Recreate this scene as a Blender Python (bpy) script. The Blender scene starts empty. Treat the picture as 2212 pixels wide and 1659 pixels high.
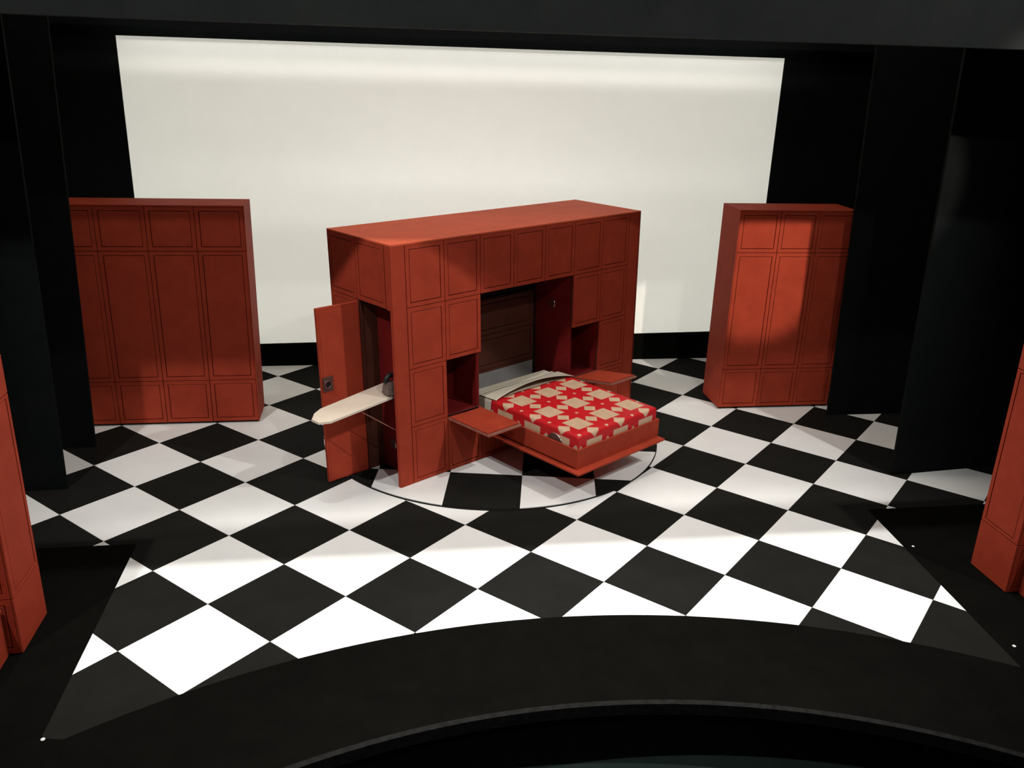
import bpy, bmesh, math, random
from mathutils import Vector, Matrix

random.seed(7)
S = bpy.context.scene
COL = S.collection
K = 0.75            # metres per floor tile side
OX = 5.65           # stage centre line, in tile units


def W3(p):
    return Vector(((p[0] - OX) * K, p[1] * K, p[2] * K))


# ------------------------------------------------------------------ camera
cam_d = bpy.data.cameras.new('camera')
cam = bpy.data.objects.new('camera', cam_d)
COL.objects.link(cam)
CC = (3.9805, -10.2451, 5.3821)
yaw, pitch, roll, fpx = 0.155898, 0.350827, 0.031868, 1887.82
Fv = Vector((math.sin(yaw) * math.cos(pitch), math.cos(yaw) * math.cos(pitch), -math.sin(pitch)))
Rv = Vector((math.cos(yaw), -math.sin(yaw), 0))
Uv = Rv.cross(Fv)
R2 = Rv * math.cos(roll) + Uv * math.sin(roll)
U2 = Uv * math.cos(roll) - Rv * math.sin(roll)
M = Matrix((R2, U2, -Fv)).transposed().to_4x4()
M.translation = W3(CC)
cam.matrix_world = M
cam_d.sensor_fit = 'HORIZONTAL'
cam_d.sensor_width = 36.0
cam_d.lens = 36.0 * fpx / 2212.0
cam_d.clip_end = 200
S.camera = cam

# ------------------------------------------------------------------ light
S.view_settings.view_transform = 'Standard'
S.view_settings.look = 'None'
S.view_settings.gamma = 1.0
S.view_settings.use_curve_mapping = False
S.view_settings.exposure = 0.0

wd = bpy.data.worlds.new('gallery_dark')
S.world = wd
wd.use_nodes = True
bg = wd.node_tree.nodes['Background']
bg.inputs[0].default_value = (0.85, 0.9, 1.0, 1)
bg.inputs[1].default_value = 0.035


def spot(name, pos, aim, power, angle, blend, radius, color):
    d = bpy.data.lights.new(name, 'SPOT')
    d.energy = power
    d.spot_size = math.radians(angle)
    d.spot_blend = blend
    d.shadow_soft_size = radius
    d.color = color
    o = bpy.data.objects.new(name, d)
    COL.objects.link(o)
    o.location = W3(pos)
    o.rotation_euler = (W3(aim) - W3(pos)).to_track_quat('-Z', 'Y').to_euler()
    return o


def area(name, pos, aim, power, sx, sy, color, spread=180):
    d = bpy.data.lights.new(name, 'AREA')
    d.energy = power
    d.shape = 'RECTANGLE'
    d.size = sx * K
    d.size_y = sy * K
    d.color = color
    d.spread = math.radians(spread)
    o = bpy.data.objects.new(name, d)
    COL.objects.link(o)
    o.location = W3(pos)
    o.rotation_euler = (W3(aim) - W3(pos)).to_track_quat('-Z', 'Y').to_euler()
    return o


WARM = (1.0, 0.90, 0.78)
NEUT = (1.0, 0.985, 0.965)
COOL = (0.94, 0.98, 1.0)
# gallery down-lights just in front of the border: the bright strip of floor
spot('track_spot_front_left', (3.0, -1.75, 13.0), (3.2, -5.5, 0), 2600, 52, 0.5, 0.09, NEUT)
spot('track_spot_front_right', (8.4, -1.75, 13.0), (8.3, -5.5, 0), 2750, 52, 0.5, 0.09, NEUT)
# gallery spots out front that shine in under (and over) the black border
spot('track_spot_house_right', (12.4, -11.5, 11.5), (10.15, 2.83, 2.4), 5600, 7.2, 0.35, 0.10, WARM)
spot('track_spot_house_centre', (8.2, -11.5, 11.5), (5.6, 4.0, 3.2), 1050, 54, 0.7, 0.10, NEUT)
spot('track_spot_key', (13.2, -6.4, 11.5), (5.6, 0.0, 0.8), 1760, 58, 0.6, 0.10, NEUT)
spot('track_spot_left', (-1.6, -6.4, 11.0), (4.8, 0.0, 0.8), 1620, 58, 0.6, 0.10, NEUT)
# added unseen fill over the stage, brightening the unit top and back floor
area('added_top_fill', (5.65, 1.0, 8.6), (5.65, 1.2, 0), 150, 10.5, 1.2, WARM)
# added unseen strip light that brightens only the top band of the backdrop
area('added_band_light', (5.55, 4.72, 6.69), (5.55, 5.6, 5.4), 20, 11.2, 0.06, NEUT, 100)
# added unseen light behind the translucent backdrop, keeping it evenly bright
area('added_back_glow', (5.545, 6.05, 3.0), (5.545, 5.6, 3.0), 545, 13.6, 7.2, (1.0, 1.0, 1.0))


# ------------------------------------------------------------------ materials
def new_mat(name):
    m = bpy.data.materials.new(name)
    m.use_nodes = True
    nt = m.node_tree
    return m, nt, nt.nodes['Principled BSDF']


def paint(name, c1, c2, rough=0.6, scale=6.0, bump=0.15, spec=0.3, bscale=90.0, metallic=0.0, lo=0.35, hi=0.65):
    m, nt, b = new_mat(name)
    N, L = nt.nodes, nt.links
    tc = N.new('ShaderNodeTexCoord')
    n1 = N.new('ShaderNodeTexNoise')
    n1.inputs['Scale'].default_value = scale
    n1.inputs['Detail'].default_value = 6
    n1.inputs['Roughness'].default_value = 0.65
    L.new(tc.outputs['Object'], n1.inputs['Vector'])
    r = N.new('ShaderNodeValToRGB')
    r.color_ramp.elements[0].color = (*c1, 1)
    r.color_ramp.elements[1].color = (*c2, 1)
    r.color_ramp.elements[0].position = lo
    r.color_ramp.elements[1].position = hi
    L.new(n1.outputs['Fac'], r.inputs['Fac'])
    L.new(r.outputs['Color'], b.inputs['Base Color'])
    b.inputs['Roughness'].default_value = rough
    b.inputs['Specular IOR Level'].default_value = spec
    b.inputs['Metallic'].default_value = metallic
    if bump:
        n2 = N.new('ShaderNodeTexNoise')
        n2.inputs['Scale'].default_value = bscale
        n2.inputs['Detail'].default_value = 3
        L.new(tc.outputs['Object'], n2.inputs['Vector'])
        bp = N.new('ShaderNodeBump')
        bp.inputs['Strength'].default_value = bump
        bp.inputs['Distance'].default_value = 0.004
        L.new(n2.outputs['Fac'], bp.inputs['Height'])
        L.new(bp.outputs['Normal'], b.inputs['Normal'])
    return m


MAT = {}
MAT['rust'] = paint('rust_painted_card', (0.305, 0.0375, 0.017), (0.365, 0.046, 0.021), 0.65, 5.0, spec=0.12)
MAT['rust_lit_top'] = paint('rust_card_lit_copy', (0.53, 0.083, 0.034), (0.60, 0.10, 0.043), 0.6, 4.0, spec=0.15)  # lighter copy of the rust paint, overhead light put into its colour
MAT['rust_dark'] = paint('rust_panel_groove', (0.060, 0.010, 0.006), (0.075, 0.012, 0.007), 0.8, 6.0)
MAT['crimson'] = paint('crimson_painted_inside', (0.11, 0.0065, 0.007), (0.17, 0.0095, 0.0095), 0.55, 3.0, spec=0.15)
MAT['brown'] = paint('dark_brown_panel', (0.060, 0.016, 0.009), (0.085, 0.022, 0.012), 0.6, 5.0)
MAT['black'] = paint('matt_black_flat', (0.0045, 0.0055, 0.0055), (0.006, 0.007, 0.0068), 0.9, 3.0, 0.1, 0.04)
MAT['border'] = paint('black_border_board', (0.010, 0.0115, 0.011), (0.0125, 0.014, 0.013), 0.85, 3.0, 0.1, 0.06)
MAT['apron'] = paint('black_stage_apron', (0.0020, 0.0020, 0.0015), (0.0030, 0.0029, 0.0022), 0.8, 4.0, 0.2, 0.03)
MAT['edge'] = paint('scuffed_black_edge', (0.0025, 0.0025, 0.002), (0.009, 0.009, 0.0082), 0.6, 18.0, 0.2, 0.1)
MAT['tile_white'] = paint('white_floor_tile', (0.74, 0.74, 0.715), (0.79, 0.785, 0.76), 0.42, 2.5, 0.0, 0.25)
MAT['tile_black'] = paint('black_floor_tile', (0.0105, 0.0103, 0.009), (0.0130, 0.0126, 0.0112), 0.65, 3.0, 0.0, 0.02)
MAT['screen'] = paint('off_white_backdrop_card', (0.79, 0.785, 0.745), (0.82, 0.815, 0.775), 0.8, 3.0, 0.08, 0.1, 200)
def translucent_screen():  # translucency added so the light behind can brighten the screen
    m = MAT['screen']
    nt = m.node_tree
    N, L = nt.nodes, nt.links
    b = N['Principled BSDF']
    out = N['Material Output']
    tr = N.new('ShaderNodeBsdfTranslucent')
    tr.inputs['Color'].default_value = (0.80, 0.795, 0.755, 1)
    mx = N.new('ShaderNodeMixShader')
    mx.inputs[0].default_value = 0.45
    L.new(b.outputs[0], mx.inputs[1])
    L.new(tr.outputs[0], mx.inputs[2])
    L.new(mx.outputs[0], out.inputs['Surface'])


translucent_screen()
MAT['cream'] = paint('cream_paper', (0.52, 0.47, 0.37), (0.60, 0.54, 0.43), 0.7, 4.0)
MAT['board'] = paint('cream_board_cover', (0.69, 0.585, 0.47), (0.75, 0.64, 0.52), 0.65, 4.0)
MAT['grey'] = paint('grey_card', (0.22, 0.21, 0.20), (0.26, 0.25, 0.24), 0.5, 4.0)
MAT['raw'] = paint('raw_card_edge', (0.22, 0.085, 0.06), (0.30, 0.13, 0.09), 0.8, 30.0)
MAT['metal'] = paint('bright_metal_rim', (0.75, 0.72, 0.70), (0.82, 0.80, 0.78), 0.22, 5.0, 0.0, 0.5, 90, 1.0)
MAT['bronze'] = paint('dark_bronze_plate', (0.055, 0.018, 0.014), (0.09, 0.03, 0.024), 0.4, 12.0, 0.1, 0.5)
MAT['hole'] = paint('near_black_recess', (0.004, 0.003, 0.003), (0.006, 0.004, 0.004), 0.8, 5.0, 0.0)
MAT['iron_body'] = paint('dark_grey_iron_body', (0.016, 0.015, 0.017), (0.024, 0.022, 0.024), 0.4, 8.0)
MAT['iron_sole'] = paint('grey_iron_soleplate', (0.14, 0.10, 0.09), (0.19, 0.14, 0.12), 0.4, 8.0)
MAT['fleck'] = paint('white_fleck_paint', (0.7, 0.7, 0.68), (0.8, 0.8, 0.78), 0.6, 5.0, 0.0)
MAT['pit'] = paint('dark_pit_floor', (0.014, 0.026, 0.022), (0.018, 0.032, 0.027), 0.6, 3.0, 0.0)


def quilt_material(period, offu, offv):
    m, nt, b = new_mat('red_star_quilt_print')
    N, L = nt.nodes, nt.links
    uv = N.new('ShaderNodeUVMap')
    sep = N.new('ShaderNodeSeparateXYZ')
    L.new(uv.outputs['UV'], sep.inputs[0])

    def op(o, a, c=None, v2=None):
        n = N.new('ShaderNodeMath')
        n.operation = o
        for i, x in enumerate((a, c)):
            if x is None:
                continue
            if isinstance(x, (int, float)):
                n.inputs[i].default_value = x
            else:
                L.new(x, n.inputs[i])
        return n.outputs[0]
    # block coordinates, 0..1, star centre at 0.5
    u = op('FRACT', op('DIVIDE', op('SUBTRACT', sep.outputs[0], offu), period))
    v = op('FRACT', op('DIVIDE', op('SUBTRACT', sep.outputs[1], offv), period))
    mu = op('MINIMUM', u, op('SUBTRACT', 1.0, u))      # distance to block side
    mv = op('MINIMUM', v, op('SUBTRACT', 1.0, v))
    corner = op('MULTIPLY', op('LESS_THAN', mu, 0.285), op('LESS_THAN', mv, 0.285))
    au = op('SUBTRACT', 0.5, mu)
    av = op('SUBTRACT', 0.5, mv)
    tri1 = op('LESS_THAN', op('ADD', au, mv), 0.200)
    tri2 = op('LESS_THAN', op('ADD', av, mu), 0.200)
    rr = op('ADD', op('MULTIPLY', au, au), op('MULTIPLY', av, av))
    dot = op('LESS_THAN', rr, 0.0022)
    cream = op('MAXIMUM', op('MAXIMUM', corner, op('MAXIMUM', tri1, tri2)), dot)
    tc = N.new('ShaderNodeTexCoord')
    nz = N.new('ShaderNodeTexNoise')
    nz.inputs['Scale'].default_value = 9
    nz.inputs['Detail'].default_value = 5
    L.new(tc.outputs['Object'], nz.inputs['Vector'])

    def ramp(c1, c2):
        r = N.new('ShaderNodeValToRGB')
        r.color_ramp.elements[0].color = (*c1, 1)
        r.color_ramp.elements[1].color = (*c2, 1)
        r.color_ramp.elements[0].position = 0.35
        r.color_ramp.elements[1].position = 0.65
        L.new(nz.outputs['Fac'], r.inputs['Fac'])
        return r.outputs['Color']
    red = ramp((0.48, 0.0065, 0.011), (0.54, 0.010, 0.014))
    crm = ramp((0.53, 0.355, 0.225), (0.60, 0.41, 0.275))
    mx = N.new('ShaderNodeMix')
    mx.data_type = 'RGBA'
    L.new(cream, mx.inputs[0])
    L.new(red, mx.inputs[6])
    L.new(crm, mx.inputs[7])
    L.new(mx.outputs[2], b.inputs['Base Color'])
    b.inputs['Roughness'].default_value = 0.5
    b.inputs['Specular IOR Level'].default_value = 0.35
    return m


# ------------------------------------------------------------------ helpers
def mesh(name, verts, faces, mat, parent=None, origin=None, uvs=None, smooth=False):
    """verts in stage (tile) units; parent is a thing/part whose root origin is kept in ['_o']"""
    root_o = parent_origin(parent) if parent is not None else (origin or (OX, 0, 0))
    base = W3(root_o)
    me = bpy.data.meshes.new(name)
    me.from_pydata([tuple(W3(v) - base) for v in verts], [], faces)
    me.materials.append(MAT[mat] if isinstance(mat, str) else mat)
    if uvs is not None:
        ul = me.uv_layers.new(name='UVMap')
        for lp in me.loops:
            ul.data[lp.index].uv = uvs[lp.vertex_index]
    if smooth:
        for p in me.polygons:
            p.use_smooth = True
    me.update()
    o = bpy.data.objects.new(name, me)
    COL.objects.link(o)
    if parent is not None:
        o.parent = parent
        ORIG[o] = root_o
    else:
        o.location = base
        ORIG[o] = root_o
    fix_normals(me)
    return o


ORIG = {}


def parent_origin(p):
    return ORIG[p]


def fix_normals(me):
    bm = bmesh.new()
    bm.from_mesh(me)
    bmesh.ops.recalc_face_normals(bm, faces=bm.faces)
    bm.to_mesh(me)
    bm.free()


def thing(name, label, cat, loc, group=None, kind=None):
    o = bpy.data.objects.new(name, None)
    o.empty_display_size = 0.1
    COL.objects.link(o)
    o.location = W3(loc)
    ORIG[o] = tuple(loc)
    tag(o, label, cat, group, kind)
    return o


def tag(o, label=None, cat=None, group=None, kind=None):
    if label:
        o['label'] = label
    if cat:
        o['category'] = cat
    if group:
        o['group'] = group
    if kind:
        o['kind'] = kind
    return o


BOXF = [(0, 1, 2, 3), (7, 6, 5, 4), (0, 4, 5, 1), (1, 5, 6, 2), (2, 6, 7, 3), (3, 7, 4, 0)]


def ident(s, d, z):
    return (s, d, z)


def box(name, fr, s, d, z, mat, parent=None, origin=None, cham=0.0):
    """box in a local frame fr(s,d,z); cham: chamfer of the edges"""
    s0, s1 = s
    d0, d1 = d
    z0, z1 = z
    if cham <= 0:
        v = [fr(s0, d0, z0), fr(s1, d0, z0), fr(s1, d1, z0), fr(s0, d1, z0),
             fr(s0, d0, z1), fr(s1, d0, z1), fr(s1, d1, z1), fr(s0, d1, z1)]
        return mesh(name, v, BOXF, mat, parent, origin)
    bm = bmesh.new()
    vs = [bm.verts.new(p) for p in ((s0, d0, z0), (s1, d0, z0), (s1, d1, z0), (s0, d1, z0),
                                    (s0, d0, z1), (s1, d0, z1), (s1, d1, z1), (s0, d1, z1))]
    for f in BOXF:
        bm.faces.new([vs[i] for i in f])
    bmesh.ops.recalc_face_normals(bm, faces=bm.faces)
    bmesh.ops.bevel(bm, geom=list(bm.edges), offset=cham, segments=2, profile=0.5, affect='EDGES')
    bm.verts.index_update()
    v = [fr(*q.co) for q in bm.verts]
    f = [[q.index for q in fc.verts] for fc in bm.faces]
    bm.free()
    return mesh(name, v, f, mat, parent, origin)


def panel(parent, fr, s, z, d, margin=(0.055, 0.055, 0.055, 0.055), gap=0.005, proud=0.022, mat='rust', groove=0.009):
    """one framed panel: a ring (part 'panel') with an inset plate (sub-part 'inset_panel').
    fr(s,d,z) with +d pointing out of the face, d = face of the backing board"""
    s0, s1, z0, z1 = s[0] + gap, s[1] - gap, z[0] + gap, z[1] - gap
    ml, mr, mb, mt = margin
    a0, a1, b0, b1 = s0 + ml, s1 - mr, z0 + mb, z1 - mt
    d0, d1 = d, d + proud
    out = [(s0, z0), (s1, z0), (s1, z1), (s0, z1)]
    inn = [(a0, b0), (a1, b0), (a1, b1), (a0, b1)]
    v = [fr(p[0], d1, p[1]) for p in out] + [fr(p[0], d1, p[1]) for p in inn] + \
        [fr(p[0], d0, p[1]) for p in out] + [fr(p[0], d0, p[1]) for p in inn]
    f = []
    for i in range(4):
        j = (i + 1) % 4
        f += [(i, j, 4 + j, 4 + i), (8 + i, 12 + i, 12 + j, 8 + j), (i, 8 + i, 8 + j, j), (4 + i, 4 + j, 12 + j, 12 + i)]
    ring = mesh('panel', v, f, mat, parent)
    g = groove
    c = 0.006
    q0 = [(a0 + g, b0 + g), (a1 - g, b0 + g), (a1 - g, b1 - g), (a0 + g, b1 - g)]
    q1 = [(a0 + g + c, b0 + g + c), (a1 - g - c, b0 + g + c), (a1 - g - c, b1 - g - c), (a0 + g + c, b1 - g - c)]
    v = [fr(p[0], d0, p[1]) for p in q0] + [fr(p[0], d1 - c, p[1]) for p in q0] + [fr(p[0], d1 - 0.001, p[1]) for p in q1]
    f = [(3, 2, 1, 0), (8, 9, 10, 11)]
    for i in range(4):
        j = (i + 1) % 4
        f += [(i, j, 4 + j, 4 + i), (4 + i, 4 + j, 8 + j, 8 + i)]
    mesh('inset_panel', v, f, mat, ring)
    return ring


def ring_mesh(c, ax, ay, R, r, nseg=32, nr=8, a0=0.0, a1=2 * math.pi):
    """torus in the plane ax, ay around c"""
    c, ax, ay = Vector(c), Vector(ax).normalized(), Vector(ay).normalized()
    az = ax.cross(ay)
    full = abs(a1 - a0 - 2 * math.pi) < 1e-6
    v, f = [], []
    n = nseg if full else nseg + 1
    for i in range(n):
        a = a0 + (a1 - a0) * i / nseg
        dr = ax * math.cos(a) + ay * math.sin(a)
        for k in range(nr):
            b = 2 * math.pi * k / nr
            v.append(tuple(c + dr * (R + r * math.cos(b)) + az * (r * math.sin(b))))
    for i in range(nseg):
        j = (i + 1) % n
        for k in range(nr):
            q = (k + 1) % nr
            f.append((i * nr + k, j * nr + k, j * nr + q, i * nr + q))
    if not full:
        f.append(tuple(range(nr)))
        f.append(tuple(nseg * nr + k for k in range(nr)))
    return v, f


def disc_mesh(c, ax, ay, R, t, nseg=32):
    c, ax, ay = Vector(c), Vector(ax).normalized(), Vector(ay).normalized()
    az = ax.cross(ay)
    v, f = [], []
    for k in (0, 1):
        for i in range(nseg):
            a = 2 * math.pi * i / nseg
            v.append(tuple(c + (ax * math.cos(a) + ay * math.sin(a)) * R + az * (t * k)))
    f.append(tuple(range(nseg))[::-1])
    f.append(tuple(nseg + i for i in range(nseg)))
    for i in range(nseg):
        j = (i + 1) % nseg
        f.append((i, j, nseg + j, nseg + i))
    return v, f


def clip_half(poly, nx, ny, c):
    """keep nx*x+ny*y <= c"""
    out = []
    n = len(poly)
    for i in range(n):
        p, q = poly[i], poly[(i + 1) % n]
        a = nx * p[0] + ny * p[1] - c
        b = nx * q[0] + ny * q[1] - c
        if a <= 0:
            out.append(p)
        if a * b < 0:
            t = a / (a - b)
            out.append((p[0] + (q[0] - p[0]) * t, p[1] + (q[1] - p[1]) * t))
    return out


def poly_area(p):
    return abs(sum(p[i][0] * p[(i + 1) % len(p)][1] - p[(i + 1) % len(p)][0] * p[i][1] for i in range(len(p)))) / 2


def prism(name, poly, z0, z1, mat, parent=None, origin=None):
    n = len(poly)
    v = [(x, y, z0) for x, y in poly] + [(x, y, z1) for x, y in poly]
    f = [tuple(range(n))[::-1], tuple(n + i for i in range(n))]
    for i in range(n):
        j = (i + 1) % n
        f.append((i, j, n + j, n + i))
    return mesh(name, v, f, mat, parent, origin)


# ------------------------------------------------------------------ setting: floor
TT = 0.012     # tile thickness
XL, XR, YB = -2.6, 13.9, 5.58
ARC_C = (5.67, -10.965)
R_FLOOR, R_APRON = 8.245, 6.945

floor = mesh('floor', *(lambda p: ([(x, y, -0.25) for x, y in p] + [(x, y, -TT) for x, y in p],
                                   [(3, 2, 1, 0), (4, 5, 6, 7), (0, 1, 5, 4), (1, 2, 6, 5), (2, 3, 7, 6), (3, 0, 4, 7)]))(
    [(XL, -2.66), (XR, -2.66), (XR, YB), (XL, YB)]), 'black')
tag(floor, kind='structure')

TURN_C, TURN_R = (5.624, 2.158), 2.555
r2 = math.sqrt(0.5)
g = 0.0018
full_me = {}


def in_poly_dist(poly, c):
    return max(math.hypot(x - c[0], y - c[1]) for x, y in poly)


for i in range(-8, 16):
    for j in range(-12, 16):
        corners = [(i, j), (i + 1, j), (i + 1, j + 1), (i, j + 1)]
        cx, cy = (i + j + 1) * r2, (i - j) * r2
        gg = 1 - 2 * g
        poly = [(cx + ((a - i - .5) * gg + (b - j - .5) * gg) * r2, cy + ((a - i - .5) * gg - (b - j - .5) * gg) * r2) for a, b in corners]
        white = (i + j) % 2 == 0
        mat = 'tile_white' if white else 'tile_black'
        if in_poly_dist(poly, TURN_C) < TURN_R - 0.01:
            continue
        # the curved front of the chequered floor, cut tile by tile along the arc
        dn = math.atan2(cy - ARC_C[1], cx - ARC_C[0])
        d_in = min(math.hypot(x - ARC_C[0], y - ARC_C[1]) for x, y in poly)
        if in_poly_dist(poly, ARC_C) < R_FLOOR:
            continue
        cl = clip_half(poly, -1, 0, -XL)
        cl = clip_half(cl, 1, 0, XR) if len(cl) > 2 else cl
        cl = clip_half(cl, 0, 1, YB - 0.03) if len(cl) > 2 else cl
        if len(cl) < 3 or poly_area(cl) < 0.004:
            continue
        if max(y for x, y in cl) < -2.9:
            cl = clip_half(cl, -1, 0, -1.10)
            if len(cl) < 3 or poly_area(cl) < 0.04:
                continue
        # wholly under the black side floors?
        if all(y < -0.80 and (x < 1.1 or x > 10.2) for x, y in cl):
            continue
        if d_in < R_FLOOR:      # keep the part outside the arc: split into wedges of the cut
            pts = []
            m_ = len(cl)
            for q in range(m_):
                p, w = cl[q], cl[(q + 1) % m_]
                for t in range(120):
                    x, y = p[0] + (w[0] - p[0]) * t / 120, p[1] + (w[1] - p[1]) * t / 120
                    pts.append((x, y, math.hypot(x - ARC_C[0], y - ARC_C[1]) >= R_FLOOR, t == 0))
            if not any(p[2] for p in pts):
                continue
            st = next((q for q in range(len(pts)) if pts[q][2] and not pts[q - 1][2]), None)
            if st is not None:
                pts = pts[st:] + pts[:st]
                ends = [q for q in range(len(pts)) if pts[q][2]]
                first, last = pts[0], pts[ends[-1]]
                keep = [(p[0], p[1]) for q, p in enumerate(pts[:ends[-1] + 1]) if q == 0 or q == ends[-1] or p[3]]
                a_l = math.atan2(last[1] - ARC_C[1], last[0] - ARC_C[0])
                a_f = math.atan2(first[1] - ARC_C[1], first[0] - ARC_C[0])
                for t in range(1, 10):
                    aa = a_l + (a_f - a_l) * t / 10
                    keep.append((ARC_C[0] + R_FLOOR * math.cos(aa), ARC_C[1] + R_FLOOR * math.sin(aa)))
                cl = keep
            if len(cl) < 3 or poly_area(cl) < 0.03 and cl[0][0] < 1.6:
                continue
        whole = len(cl) == 4 and abs(poly_area(cl) - gg * gg) < 1e-4
        if whole and mat in full_me:
            o = bpy.data.objects.new('tile', full_me[mat])
            COL.objects.link(o)
            o.parent = floor
            o.location = W3((cx, cy, 0)) - W3(ORIG[floor])
            ORIG[o] = ORIG[floor]
        elif whole:
            n4 = [(OX + x - cx, y - cy) for x, y in cl]
            o = prism('tile', n4, -TT, 0.0, mat, floor)
            full_me[mat] = o.data
            o.location = W3((cx, cy, 0)) - W3(ORIG[floor])
        else:
            prism('tile', cl, -TT, 0.0, mat, floor)


def arc_band(name, r_in, r_out, a0, a1, z0, z1, mat, n=96, parent=None):
    v, f = [], []
    for k in range(n + 1):
        a = math.radians(a0 + (a1 - a0) * k / n)
        for r in (r_in, r_out):
            for z in (z0, z1):
                v.append((ARC_C[0] + r * math.cos(a), ARC_C[1] + r * math.sin(a), z))
    for k in range(n):
        b, c = 4 * k, 4 * (k + 1)
        f += [(b + 1, c + 1, c + 3, b + 3), (b, b + 2, c + 2, c), (b, c, c + 1, b + 1), (b + 2, b + 3, c + 3, c + 2)]
    f += [(0, 1, 3, 2), (4 * n, 4 * n + 2, 4 * n + 3, 4 * n + 1)]
    return mesh(name, v, f, mat, parent)


apron = arc_band('floor_apron', R_APRON, R_FLOOR + 0.001, 22, 158, -0.24, 0.0, 'apron')
tag(apron, kind='structure')
lipo = arc_band('trim_1', R_APRON - 0.06, R_APRON - 0.001, 22, 158, -0.115, 0.003, 'edge')
tag(lipo, kind='structure')
pit = mesh('floor_pit', [(-6, -13, -0.75), (17, -13, -0.75), (17, -2.4, -0.75), (-6, -2.4, -0.75),
                         (-6, -13, -0.85), (17, -13, -0.85), (17, -2.4, -0.85), (-6, -2.4, -0.85)], BOXF, 'pit')
tag(pit, kind='structure')


def side_floor(name, x0, x1, y0, y1):
    o = prism(name, [(x0, y0), (x1, y0), (x1, y1), (x0, y1)], -0.25, 0.004, 'apron')
    tag(o, kind='structure')


o = prism('floor_side_left', [(XL, -5.0), (1.32, -5.0), (1.32, -4.0), (1.13, -3.955), (1.10, -3.95), (1.10, -0.81), (XL, -0.81)], -0.25, 0.004, 'apron')
tag(o, kind='structure')
o = prism('floor_side_right', [(10.08, -4.05), (10.08, -5.0), (XR, -5.0), (XR, -0.79), (10.27, -0.79)], -0.25, 0.004, 'apron')
tag(o, kind='structure')

# ---- turntable
tt = prism('turntable', [(TURN_C[0] + TURN_R * math.cos(2 * math.pi * k / 128), TURN_C[1] + TURN_R * math.sin(2 * math.pi * k / 128)) for k in range(128)],
           0.001, 0.016, 'hole', origin=(TURN_C[0], TURN_C[1], 0))
tag(tt, 'round chequered turntable disc set in the stage floor under the bed cabinet', 'turntable')
circ = [(TURN_C[0] + (TURN_R - 0.012) * math.cos(2 * math.pi * k / 128), TURN_C[1] + (TURN_R - 0.012) * math.sin(2 * math.pi * k / 128)) for k in range(128)]
ta = math.radians(-10.8)
tu, tv = (math.cos(ta), math.sin(ta)), (-math.sin(ta), math.cos(ta))
T0 = (5.861, 0.551)
TZ = 0.026
for i in range(-4, 5):
    for j in range(-2, 6):
        pl = []
        for a, b in ((i + g, j + g), (i + 1 - g, j + g), (i + 1 - g, j + 1 - g), (i + g, j + 1 - g)):
            pl.append((T0[0] + a * tu[0] + b * tv[0], T0[1] + a * tu[1] + b * tv[1]))
        for k in range(128):
            am = 2 * math.pi * (k + .5) / 128
            nx, ny = math.cos(am), math.sin(am)
            rr = (TURN_R - 0.012) * math.cos(math.pi / 128)
            pl = clip_half(pl, nx, ny, nx * TURN_C[0] + ny * TURN_C[1] + rr)
            if len(pl) < 3:
                break
        if len(pl) < 3 or poly_area(pl) < 0.003:
            continue
        black = (i + j) % 2 == 0
        prism('tile', pl, 0.016, TZ, 'tile_black' if black else 'tile_white', tt)

# ------------------------------------------------------------------ setting: black box
HX0, HX1, HZ0, HZ1 = -0.145, 11.235, 0.30, 5.625
_o = [(XL, 0.0), (XR, 0.0), (XR, 7.4), (XL, 7.4)]
_i = [(HX0, HZ0), (HX1, HZ0), (HX1, HZ1), (HX0, HZ1)]
_v = [(x, 5.57, z) for x, z in _o] + [(x, 5.57, z) for x, z in _i] + [(x, 5.61, z) for x, z in _o] + [(x, 5.61, z) for x, z in _i]
_f = []
for i in range(4):
    j = (i + 1) % 4
    _f += [(i, j, 4 + j, 4 + i), (8 + i, 12 + i, 12 + j, 8 + j), (i, 8 + i, 8 + j, j), (4 + i, 4 + j, 12 + j, 12 + i)]
wb = mesh('wall_back', _v, _f, 'black')
tag(wb, kind='structure')
wbb = box('wall_back_box', ident, (XL, XR), (6.9, 7.0), (0.0, 7.4), 'black')
tag(wbb, kind='structure')
wl = mesh('wall_left', [(XL - .12, -1.6, 0), (XL, -1.6, 0), (XL, 7.0, 0), (XL - .12, 7.0, 0), (XL - .12, -1.6, 7.4), (XL, -1.6, 7.4), (XL, 7.0, 7.4), (XL - .12, 7.0, 7.4)], BOXF, 'black')
tag(wl, kind='structure')
wr = mesh('wall_right', [(XR, -1.6, 0), (XR + .12, -1.6, 0), (XR + .12, 7.0, 0), (XR, 7.0, 0), (XR, -1.6, 7.4), (XR + .12, -1.6, 7.4), (XR + .12, 7.0, 7.4), (XR, 7.0, 7.4)], BOXF, 'black')
tag(wr, kind='structure')
# ground row at the foot of the backdrop (taller to the right, as cut)
gr = mesh('baseboard_back', [(XL, 5.53, 0), (XR, 5.53, 0), (XR, 5.569, 0), (XL, 5.569, 0), (XL, 5.53, 0.36), (XR, 5.53, 0.59), (XR, 5.569, 0.59), (XL, 5.569, 0.36)], BOXF, 'apron')
tag(gr, kind='structure')
# black border across the top
bd = mesh('trim_border', [(XL - .1, -1.5, 5.655), (XR + .1, -1.5, 5.685), (XR + .1, -1.22, 5.685), (XL - .1, -1.22, 5.655),
                          (XL - .1, -1.5, 7.66), (XR + .1, -1.5, 7.66), (XR + .1, -1.22, 7.66), (XL - .1, -1.22, 7.66)], BOXF, 'border')
tag(bd, kind='structure')

bt = box('trim_added_light_stop', ident, (XL, XR), (5.0, 5.04), (5.76, 6.10), 'black')  # added unseen board, stops the strip light below the top band
tag(bt, kind='structure')

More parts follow.
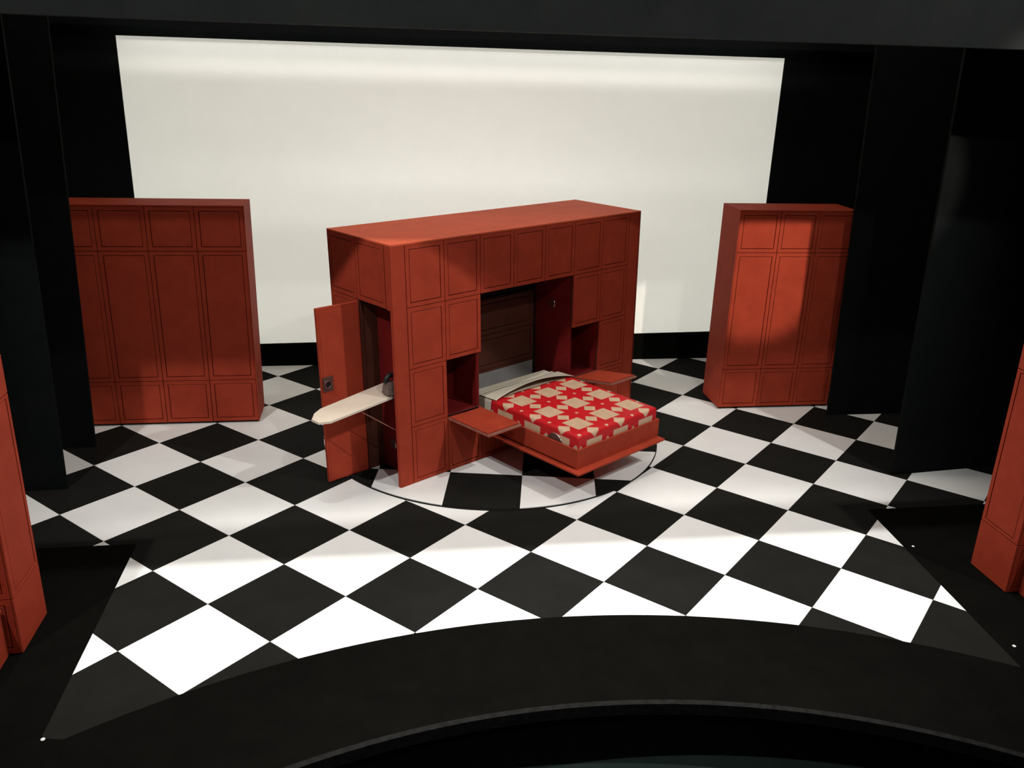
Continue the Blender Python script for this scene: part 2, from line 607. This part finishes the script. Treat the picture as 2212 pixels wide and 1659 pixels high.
scr = box('backdrop_screen', ident, (-0.25, 11.34), (5.612, 5.622), (0.22, 5.73), 'screen', origin=(5.55, 5.617, 0.22))
tag(scr, 'wide off white backdrop screen filling the back of the stage', 'backdrop')


def flat(label, x_in_bot, x_in_top, x_out, y_in, y_out, z1=6.4):
    t = 0.05
    v = [(x_in_bot, y_in, 0.001), (x_out, y_out, 0.001), (x_out, y_out + t, 0.001), (x_in_bot, y_in + t, 0.001),
         (x_in_top, y_in, z1), (x_out, y_out, z1), (x_out, y_out + t, z1), (x_in_top, y_in + t, z1)]
    o = mesh('masking_flat', v, BOXF, 'black', origin=((x_in_bot + x_out) / 2, (y_in + y_out) / 2, 0))
    tag(o, label, 'stage flat', 'black masking flats at the sides of the stage')


flat('tall black masking flat on the left, nearer the front', -0.13, -0.02, XL + .01, 0.70, 0.70)
flat('tall black masking flat overlapping the left edge of the left cabinet', -0.155, 0.03, XL + .01, 2.04, 2.0)
flat('tall black masking flat on the right, nearer the front', 11.185, 11.03, XR - .01, 0.17, 0.42)
flat('tall black masking flat overlapping the right edge of the right cabinet', 11.36, 11.16, XR - .01, 2.44, 2.42)


# ------------------------------------------------------------------ plain panelled cabinets
def cabinet(label, x0, x1, y0, y1, h, cols, rows, side=None, side_cols=None, rev_cols=None):
    """front face at y0 (towards the house); cols/rows = cell bounds on the front; side = -1/+1 side with panels"""
    t = thing('panelled_cabinet', label, 'cabinet', ((x0 + x1) / 2, (y0 + y1) / 2, 0), 'rust red panelled cabinets around the stage')
    pd = 0.022
    box('carcass', ident, (x0, x1), (y0 + pd, y1), (0.035, h - 0.02), 'rust_dark', t)
    box('base_gap_shade', ident, (x0 + 0.02, x1 - 0.02), (y0 + 0.05, y1 - 0.03), (0.004, 0.035), 'hole', t)  # near-black strip, shadow of the base gap put into its colour
    box('top_board', ident, (x0, x1), (y0, y1), (h - 0.02, h), 'rust', t)
    fr = lambda s, d, z: (s, y0 + pd - d, z)
    for a, b in zip(cols[:-1], cols[1:]):
        for c, d in zip(rows[:-1], rows[1:]):
            panel(t, fr, (a, b), (c, d), 0.0, proud=pd)
    return t


L = cabinet('dark rust red panelled cabinet standing upstage left, partly hidden by a black flat', -0.70, 2.045, 2.81, 3.46, 3.36,
            [-0.70, -0.005, 0.685, 1.362, 2.045], [0.035, 0.715, 2.70, 3.34])
box('side_board', ident, (2.045, 2.057), (2.81, 3.46), (0.035, 3.36), 'rust', L)
Rr = cabinet('rust red panelled cabinet standing upstage right, partly hidden by a black flat', 9.575, 11.545, 2.83, 3.55, 3.35,
             [9.575, 10.25, 10.90, 11.545], [0.035, 0.71, 2.675, 3.33])
box('side_board', ident, (9.563, 9.575), (2.83, 3.55), (0.035, 3.35), 'rust', Rr)


def front_cabinet(label, sgn, x_in, x_out, y0, y1, h, rows, front_rows):
    """cabinet on the black side floor; its inner side faces the stage centre. sgn=+1: inner side faces +x"""
    t = thing('panelled_cabinet', label, 'cabinet', ((x_in + x_out) / 2, (y0 + y1) / 2, 0), 'rust red panelled cabinets around the stage')
    pd = 0.02
    xi = x_in - sgn * pd
    a, b = min(xi, x_out), max(xi, x_out)
    box('carcass', ident, (a, b), (y0 + pd, y1), (0.005, h - 0.02), 'rust_dark', t)
    box('top_board', ident, (min(x_in, x_out), max(x_in, x_out)), (y0, y1), (h - 0.02, h), 'rust', t)
    fs = lambda s, d, z: (xi + sgn * d, s, z)
    for c, d in zip(rows[:-1], rows[1:]):
        if d - c < 0.5 or c < 0.1:
            box('plain_panel', fs, (y0 + .003, y1 - .003), (0, pd), (c + .006, d - .006), 'rust', t)
        else:
            panel(t, fs, (y0, y1), (c, d), 0.0, margin=(.07, .05, .03, .03), proud=pd)
    ff = lambda s, d, z: (s, y0 + pd - d, z)
    w = (b - a)
    ncol = 3
    for q in range(ncol):
        s0, s1 = a + w * q / ncol, a + w * (q + 1) / ncol
        for c, d in zip(front_rows[:-1], front_rows[1:]):
            panel(t, ff, (s0, s1), (c, d), 0.0, proud=pd)
    return t


front_cabinet('rust red panelled cabinet cut off by the left edge of the photo', 1, 0.555, -1.20, -2.775, -2.13, 2.77,
              [0.005, 0.60, 2.40, 2.75], [0.005, 0.60, 2.40, 2.75])
front_cabinet('rust red panelled cabinet cut off by the right edge of the photo', -1, 10.80, 12.6, -2.785, -2.175, 3.10,
              [0.005, 0.60, 2.45, 2.80, 3.08], [0.005, 0.60, 2.45, 2.80, 3.08])


def bench(label, x0, x1, y0, y1, h):
    t = thing('bench_box', label, 'bench', ((x0 + x1) / 2, (y0 + y1) / 2, 0), 'low rust red benches in front of the side cabinets')
    box('carcass', ident, (x0 + .012, x1 - .012), (y0 + .012, y1), (0.005, h - 0.03), 'rust', t)
    box('seat_board', ident, (x0, x1), (y0, y1), (h - 0.03, h), 'rust_lit_top', t, cham=0.006)
    n = 2
    fr = lambda s, d, z: (s, y0 + .012 - d, z)
    for q in range(n):
        w = (x1 - x0 - .03) / n
        panel(t, fr, (x0 + .015 + w * q, x0 + .015 + w * (q + 1)), (0.01, h - 0.035), 0.0, proud=0.012)
    return t


bench('low rust red bench box against the left side cabinet', -1.0, 0.445, -3.35, -2.80, 0.52)
bench('low rust red bench box against the right side cabinet', 10.94, 12.4, -3.35, -2.81, 0.52)

# ------------------------------------------------------------------ the bed cabinet on the turntable
A0 = Vector((4.142, 0.273, 0))
ang = math.radians(35.2)
EX = Vector((math.cos(ang), math.sin(ang), 0))
NX = Vector((math.sin(ang), -math.cos(ang), 0))     # out of the front face
UP = Vector((0, 0, 1))
LEAN = 0.036


def uf(s, d, z):
    p = A0 + EX * (s + LEAN * (1.65 - z)) + NX * d
    return (p.x, p.y, z)


def bf(s, d, z):          # bed frame of reference, not leaning
    p = A0 + EX * s + NX * d
    return (p.x, p.y, z)


LEN, DEP, HT = 4.79, 1.39, 3.30
B0 = TZ + 0.001
PD = 0.022
C0, PITCH = 0.215, 0.615
cb = [C0 + PITCH * k for k in range(8)]
RW = [B0, 0.85, 1.66, 2.48, HT - 0.02]
uo = A0 + EX * (LEN / 2) - NX * (DEP / 2)
unit = thing('bed_cabinet', 'large rust red panelled wall bed cabinet standing at an angle on the turntable', 'cabinet', (uo.x, uo.y, B0))

# boards
box('top_board', uf, (0, LEN), (-DEP, 0), (HT - 0.02, HT), 'rust_lit_top', unit)
box('back_board', uf, (0.0, LEN), (-DEP, -DEP + 0.03), (B0, HT - 0.02), 'rust', unit)
box('end_board', uf, (LEN - 0.03, LEN), (-DEP + 0.03, 0), (B0, HT - 0.02), 'rust', unit)
# closet end (left), with its doorway
box('end_board', uf, (0.014, 0.04), (-DEP + 0.03, -0.74), (B0, 2.47), 'rust_dark', unit)
box('end_board', uf, (0.014, 0.04), (-DEP + 0.03, -0.13), (2.47, HT - 0.02), 'rust_dark', unit)
box('corner_post', uf, (0.0, C0 - 0.006), (-0.03, 0), (B0, HT - 0.02), 'rust', unit)
box('corner_post', uf, (0.0, 0.03), (-0.055, -0.03), (B0, 2.47), 'rust', unit)
box('corner_post', uf, (0.0, 0.03), (-0.128, -0.03), (2.47, HT - 0.02), 'rust', unit)
box('corner_post', uf, (cb[7] + 0.006, LEN), (-0.03, 0), (B0, HT - 0.02), 'rust', unit)
# front backing boards (ink dark, seen only in the grooves)
box('front_backing', uf, (C0 - .01, cb[7] + .01), (-0.05, -PD), (2.485, HT - 0.02), 'rust_dark', unit)
for a, b, zz in ((C0 - .01, cb[2], (1.665, 2.485)), (cb[5], cb[7] + .01, (1.665, 2.485)), (C0 - .01, cb[1], (0.85, 1.665)), (cb[6], cb[7] + .01, (0.85, 1.665)),
                 (C0 - .01, cb[2], (B0, 0.85)), (cb[5], cb[7] + .01, (B0, 0.85)), (cb[2], cb[5], (B0, 0.46))):
    box('front_backing', uf, (a, b), (-0.05, -PD), zz, 'rust_dark', unit)
# panels of the front
cells = []
for k in range(7):
    cells.append((k, 3, None))
for k in (0, 1, 5, 6):
    cells.append((k, 2, None))
for k in (0, 6):
    cells.append((k, 1, None))
for k in range(7):
    cells.append((k, 0, 0.46 if k in (2, 3, 4) else None))
for k, r, ztop in cells:
    panel(unit, uf, (cb[k], cb[k + 1]), (RW[r], ztop or RW[r + 1]), -PD, proud=PD, margin=(.055, .055, .05, .055))
# panels of the closet end
se = lambda s, d, z: uf(0.014 - d, -s, z)
for a, b in ((0.14, 0.765), (0.765, 1.385)):
    panel(unit, se, (a, b), (2.475, HT - 0.02), 0.0, proud=0.014)
for r in range(3):
    panel(unit, se, (0.765, 1.385), (RW[r], RW[r + 1] if r < 2 else 2.475), 0.0, proud=0.014)
# inside of the closet
box('closet_wall', uf, (0.28, 0.30), (-0.755, -0.06), (B0, 2.48), 'crimson', unit)
box('closet_wall', uf, (0.04, 0.30), (-0.06, -0.051), (B0, 2.48), 'crimson', unit)
box('closet_wall', uf, (0.04, 0.30), (-0.78, -0.755), (B0, 2.48), 'brown', unit)
box('closet_ceiling', uf, (0.041, 0.30), (-0.78, -0.051), (2.48, 2.50), 'crimson', unit)
# recess of the bed
box('recess_wall', uf, (cb[2] - 0.03, cb[2] - 0.005), (-0.80, -0.05), (0.03, 2.50), 'crimson', unit)
box('recess_wall', uf, (cb[5] + 0.005, cb[5] + 0.03), (-0.80, -0.05), (0.03, 2.50), 'crimson', unit)
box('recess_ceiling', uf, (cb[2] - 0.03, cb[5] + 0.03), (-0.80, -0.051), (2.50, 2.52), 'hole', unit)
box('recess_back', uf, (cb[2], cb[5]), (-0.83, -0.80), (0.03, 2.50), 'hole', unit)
bp = box('head_panel', uf, (cb[2] + 0.01, cb[5] - 0.075), (-0.80, -0.772), (0.975, 2.13), 'brown', unit)
hp = lambda s, d, z: uf(s, d, z)
for z0, z1 in ((1.025, 1.56), (1.58, 2.115)):
    panel(unit, hp, (cb[2] + 0.02, cb[5] - 0.085), (z0, z1), -0.772, proud=0.016, mat='brown', margin=(.05, .05, .06, .06), groove=0.01)
gs = box('head_strip', uf, (cb[2] + 0.01, cb[5] - 0.075), (-0.80, -0.775), (0.60, 0.968), 'grey', unit)
gs['label'] = 'plain grey strip behind the head of the bed'


# niches
def niche(s0, s1, back_top, dep=0.55):
    box('niche_wall', uf, (s0 - 0.022, s0), (-dep, -0.05), (0.82, 1.70), 'crimson', unit)
    box('niche_wall', uf, (s1, s1 + 0.022), (-dep, -0.05), (0.82, 1.70), 'crimson', unit)
    box('niche_floor', uf, (s0, s1), (-dep, 0.0), (0.82, 0.845), 'crimson', unit)
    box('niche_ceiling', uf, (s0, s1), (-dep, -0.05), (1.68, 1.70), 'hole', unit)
    box('niche_back', uf, (s0 - .022, s1 + .022), (-dep - 0.02, -dep), (0.82, back_top), 'crimson', unit)


niche(cb[1] + 0.008, cb[2] - 0.055, 1.70)
niche(cb[5] + 0.035, cb[6] - 0.008, 1.50)


# drop-down flaps of the niches
def flap(s0, s1, z_in, z_out, length=0.82):
    t = 0.022

    def ff(s, d, z):     # d along the flap, z across its thickness
        h = z_in + (z_out - z_in) * d / length
        return bf(s, d + 0.012, h + z)
    p = box('flap_shelf', ff, (s0, s1), (0, length), (-t, 0), 'raw', unit)
    box('flap_top', ff, (s0 + .012, s1 - .012), (0.02, length - 0.035), (0.004, 0.018), 'rust', p)
    box('flap_underside', ff, (s0, s1), (0.0, length), (-t - 0.006, -t), 'rust', p)
    return p


flap(cb[1] + 0.028, cb[2] + 0.005, 0.835, 0.845).__setitem__('label', 'left shelf flap folded down beside the bed')
flap(cb[5] + 0.04, cb[6] - 0.005, 0.85, 0.985, 0.80).__setitem__('label', 'right shelf flap folded down beside the bed')

# closet door, swung open square to the end
door = box('door', uf, (-0.635, -0.002), (-0.79, -0.745), (B0 + 0.01, 2.45), 'rust', unit)
door['label'] = 'open closet door swung out square to the cabinet end'
box('inset_panel', uf, (-0.605, -0.02), (-0.745, -0.738), (B0 + 0.03, 2.40), 'rust', door, cham=0.003)
pl = box('lock_plate', uf, (-0.622, -0.475), (-0.738, -0.722), (1.335, 1.535), 'bronze', unit, cham=0.004)
cpt = Vector(uf(-0.556, -0.718, 1.435))
v, f = ring_mesh(cpt, EX, UP, 0.052, 0.018)
mesh('lock_ring', v, f, 'bronze', pl, smooth=True)
v, f = disc_mesh(cpt - NX * 0.004, EX, UP, 0.036, 0.004)
mesh('keyhole', v, f, 'hole', pl)


def eyelet(c, ax, ay, R, label):
    """dark round finger hole with a bright metal rim"""
    az = Vector(ax).cross(Vector(ay)).normalized()
    v, f = disc_mesh(Vector(c), ax, ay, R, 0.006)
    p = mesh('finger_hole', v, f, 'bronze', unit)
    p['label'] = label
    v, f = ring_mesh(Vector(c) + az * 0.008, ax, ay, R, 0.006, 40, 8, -1.0, 0.75)
    mesh('metal_rim', v, f, 'metal', p, smooth=True)


# right wall of the bed recess, facing -EX
eyelet(Vector(uf(cb[5] + 0.004, -0.44, 1.96)), NX, UP, 0.062, 'round finger hole with a bright rim in the bed recess')
# inside of the closet front, facing away from the house
eyelet(Vector(uf(0.278, -0.53, 0.42)), NX, UP, 0.075, 'round finger hole with a bright rim low in the closet doorway')

# fold-out ironing board
IB_Z0, IB_Z1 = 1.315, 1.20


def ibf(s, d, z):
    h = IB_Z0 + (IB_Z1 - IB_Z0) * (0.2 - s) / 1.2
    return bf(s, d, h + z)


out = [(0.22, -0.60), (0.07, -0.14), (-0.90, -0.125), (-1.02, -0.21), (-1.03, -0.35), (-0.92, -0.475), (-0.80, -0.535)]
n = len(out)
v = [ibf(s, d, -0.035) for s, d in out] + [ibf(s, d, -0.006) for s, d in out] + \
    [ibf(s * 0.985, -0.36 + (d + 0.36) * 0.97, 0.0) for s, d in out]
f = [tuple(range(n))[::-1], tuple(2 * n + i for i in range(n))]
for i in range(n):
    j = (i + 1) % n
    f += [(i, j, n + j, n + i), (n + i, n + j, 2 * n + j, 2 * n + i)]
ib = mesh('ironing_board', v, f, 'board', unit)
ib['label'] = 'cream fold-out ironing board sticking out of the closet'


def rod(name, p, q, r, mat, parent, nseg=8):
    p, q = Vector(p), Vector(q)
    az = (q - p).normalized()
    ax = az.orthogonal().normalized()
    ay = az.cross(ax)
    v, f = [], []
    for c in (p, q):
        for i in range(nseg):
            a = 2 * math.pi * i / nseg
            v.append(tuple(c + (ax * math.cos(a) + ay * math.sin(a)) * r))
    f = [tuple(range(nseg))[::-1], tuple(nseg + i for i in range(nseg))]
    for i in range(nseg):
        j = (i + 1) % nseg
        f.append((i, j, nseg + j, nseg + i))
    return mesh(name, v, f, mat, parent)


rod('support_wire', ibf(-0.46, -0.22, -0.03), uf(0.10, -0.12, 0.78), 0.007, 'raw', ib)

# iron standing on its heel at the inner end of the board
ic = Vector(ibf(0.085, -0.205, 0.018))
iron = thing('clothes_iron', 'small dark clothes iron standing at the inner end of the ironing board', 'iron', tuple(ic))


def irf(s, d, z):
    p = ic + EX * s + NX * d
    return (p.x, p.y, ic.z + z)


# flat sole pointing inwards, grey body above it, dark arched handle on top
half = [(-0.11, 0.075), (-0.03, 0.085), (0.05, 0.07), (0.11, 0.035), (0.14, 0.0)]
prof = half + [(x, -y) for x, y in half[-2::-1]]
m_ = len(prof)
ringf = [(i, (i + 1) % m_, m_ + (i + 1) % m_, m_ + i) for i in range(m_)]
capf = [tuple(range(m_))[::-1], tuple(m_ + i for i in range(m_))]
v = [irf(x, y, 0.0) for x, y in prof] + [irf(x, y, 0.025) for x, y in prof]
mesh('soleplate', v, capf + ringf, 'iron_sole', iron)
v = [irf(x * .97, y * .95, 0.026) for x, y in prof] + [irf(x * .9 - .005, y * .85, 0.10) for x, y in prof] + [irf(x * .7 - .02, y * .45, 0.165) for x, y in prof]
f = [tuple(range(m_))[::-1], tuple(2 * m_ + i for i in range(m_))] + ringf + [tuple(q + m_ for q in r_) for r_ in ringf]
mesh('body', v, f, 'iron_sole', iron)
hv, hf = ring_mesh(Vector(irf(-0.015, 0, 0.165)), EX, UP, 0.085, 0.032, 16, 10, 0.0, math.pi)
mesh('handle', hv, hf, 'iron_body', iron, smooth=True)

# ------------------------------------------------------------------ bed tray, mattress, bedding
tray = box('bed_tray', bf, (1.455, 3.265), (0.012, 1.885), (0.462, 0.486), 'rust', unit)
tray['label'] = 'rust red bed tray folded down out of the cabinet'
box('tray_floor', bf, (1.545, 3.21), (-0.55, 1.75), (0.488, 0.51), 'brown', tray)
TS0, TS1, TN1, TZ1 = 1.545, 3.265, 1.745, 0.755
box('tray_side', bf, (TS0, TS0 + 0.025), (-0.40, TN1), (0.487, TZ1), 'rust', tray)
box('tray_side', bf, (TS1 - 0.045, TS1 - 0.02), (-0.40, TN1), (0.487, TZ1), 'rust', tray)
box('tray_end', bf, (TS0, TS1 - 0.02), (TN1, TN1 + 0.025), (0.487, TZ1), 'rust', tray)
# bright rim of a round finger plate inside the tray
v, f = disc_mesh(Vector(bf(1.579, 1.33, 0.70)), NX, UP, 0.145, 0.004)
fp = mesh('finger_plate', v, f, 'bronze', tray)
v, f = ring_mesh(Vector(bf(1.577, 1.33, 0.70)), NX, UP, 0.145, 0.006, 40, 8, 0.0, 1.9)
mesh('metal_rim', v, f, 'metal', tray, smooth=True)

MS0, MS1, MN0, MN1, MZ0, MZ1 = 1.635, 3.165, -0.44, 1.69, 0.512, 0.915
mo = bf((MS0 + MS1) / 2, (MN0 + MN1) / 2, MZ0)
mat_ = box('mattress', bf, (MS0, MS1), (MN0, MN1), (MZ0, MZ1), 'cream', origin=mo, cham=0.03)
tag(mat_, 'pale cream mattress lying in the folded-down bed tray', 'mattress')


def weld(me):
    bm = bmesh.new()
    bm.from_mesh(me)
    bmesh.ops.remove_doubles(bm, verts=bm.verts, dist=1e-5)
    bmesh.ops.dissolve_degenerate(bm, edges=bm.edges, dist=1e-5)
    bm.to_mesh(me)
    bm.free()


def drape(name, u0, u1, v0, v1, side, front, top, drop_u, drop_v, rad, mat, thick, zfun=None, nu=40, nv=48, right=True):
    """cloth over the mattress: top rectangle u0..u1 x v0..v1 (s, n), sides hang by drop; UV unfolded"""
    us = [u0 - drop_u + (drop_u) * k / 8 for k in range(8)] + [u0 + (u1 - u0) * k / nu for k in range(nu + 1)] + \
         ([u1 + drop_u * (k + 1) / 8 for k in range(8)] if right else [])
    vs = [v0 + (v1 - v0) * k / nv for k in range(nv + 1)] + ([v1 + drop_v * (k + 1) / 8 for k in range(8)] if front else [])

    def fold(t):          # over the edge by t: horizontal offset, drop
        if t <= 0:
            return 0.0, 0.0
        q = rad * math.pi / 2
        if t < q:
            a = t / rad
            return rad * math.sin(a), rad * (1 - math.cos(a))
        return rad, rad + t - q
    verts, uvs, idx, faces = [], [], {}, []
    for i, u in enumerate(us):
        for j, w in enumerate(vs):
            ou, dz1 = fold(max(u0 - u, u - u1))
            on, dz2 = fold(w - v1)
            s = min(max(u, u0), u1) + (-ou if u < u0 else (ou if u > u1 else 0))
            d = min(w, v1) + on
            z = top - max(dz1, dz2)
            if zfun:
                z += zfun(u, w)
            idx[i, j] = len(verts)
            verts.append(bf(s, d, z))
            uvs.append((u, w))
    for i in range(len(us) - 1):
        for j in range(len(vs) - 1):
            outu = us[i] < u0 - 1e-6 or us[i + 1] > u1 + 1e-6
            outv = vs[j + 1] > v1 + 1e-6
            if outu and outv:
                if min(max(u0 - us[i], us[i + 1] - u1), vs[j + 1] - v1) > 0.07:
                    continue
            faces.append((idx[i, j], idx[i + 1, j], idx[i + 1, j + 1], idx[i, j + 1]))
    o = mesh(name, verts, faces, mat, origin=bf((u0 + u1) / 2, (v0 + v1) / 2, top - max(drop_u, drop_v)), uvs=uvs, smooth=True)
    weld(o.data)
    sm = o.modifiers.new('thickness', 'SOLIDIFY')
    sm.thickness = thick * K
    sm.offset = 1.0
    return o


PER = 0.533
# star centres half way between the cream squares: squares centred at s=1.905+k*PER, n=0.36+k*PER
QM = quilt_material(PER, 1.905, 0.365)
MAT['quilt'] = QM
sheet = drape('bed_sheet', MS0 - .004, MS1 + .004, -0.28, 0.25, True, False, MZ1 + 0.004, 0.26, 0.0, 0.022, 'cream', 0.004)
tag(sheet, 'cream sheet over the head of the mattress', 'sheet')
quilt = drape('star_quilt', MS0 - .014, MS1 + .014, 0.07, MN1 + 0.012, True, True, MZ1 + 0.014, 0.235, 0.215, 0.028, QM, 0.005)
tag(quilt, 'red quilt with cream squares and eight-pointed stars covering the bed', 'quilt')


# turned-down top of the sheet, arching up off the quilt
def fold_strip():
    nu, nv = 40, 10
    verts, faces = [], []
    for i in range(nu + 1):
        t = i / nu
        s = 1.60 + (3.22 - 1.60) * t
        arch = math.sin(math.pi * min(1, t * 1.0)) ** 0.8 if 0 < t < 1 else 0
        for j in range(nv + 1):
            w = j / nv
            dn = -0.20 + w * (0.36 - 0.03 * arch)
            z = MZ1 + 0.018 + 0.018 * w + 0.11 * arch * w ** 1.3
            verts.append(bf(s, dn, z))
    for i in range(nu):
        for j in range(nv):
            a = i * (nv + 1) + j
            faces.append((a, a + nv + 1, a + nv + 2, a + 1))
    o = mesh('sheet_fold', verts, faces, 'cream', origin=bf(2.4, 0.0, MZ1 + 0.01), smooth=True)
    sm = o.modifiers.new('thickness', 'SOLIDIFY')
    sm.thickness = 0.004 * K
    return o


fs_ = fold_strip()
tag(fs_, 'turned-down cream sheet edge arching above the top of the quilt', 'sheet')

# ------------------------------------------------------------------ small white flecks on the stage
for lab, x, y, r in (('tiny white pin head at the left front tip of the chequered floor', 1.127, -3.98, 0.02),
                     ('tiny white fleck on the black floor right of the turntable', 10.324, -1.753, 0.018),
                     ('tiny white fleck near the right front tip of the chequered floor', 10.229, -3.697, 0.02)):
    bm = bmesh.new()
    bmesh.ops.create_icosphere(bm, subdivisions=2, radius=r)
    vv = [(p.co.x + x, p.co.y + y, p.co.z * 0.5 + 0.004 + r * 0.45) for p in bm.verts]
    ffc = [[q.index for q in fc.verts] for fc in bm.faces]
    bm.free()
    o = mesh('pin_head', vv, ffc, 'fleck', origin=(x, y, 0.004), smooth=True)
    tag(o, lab, 'pin')
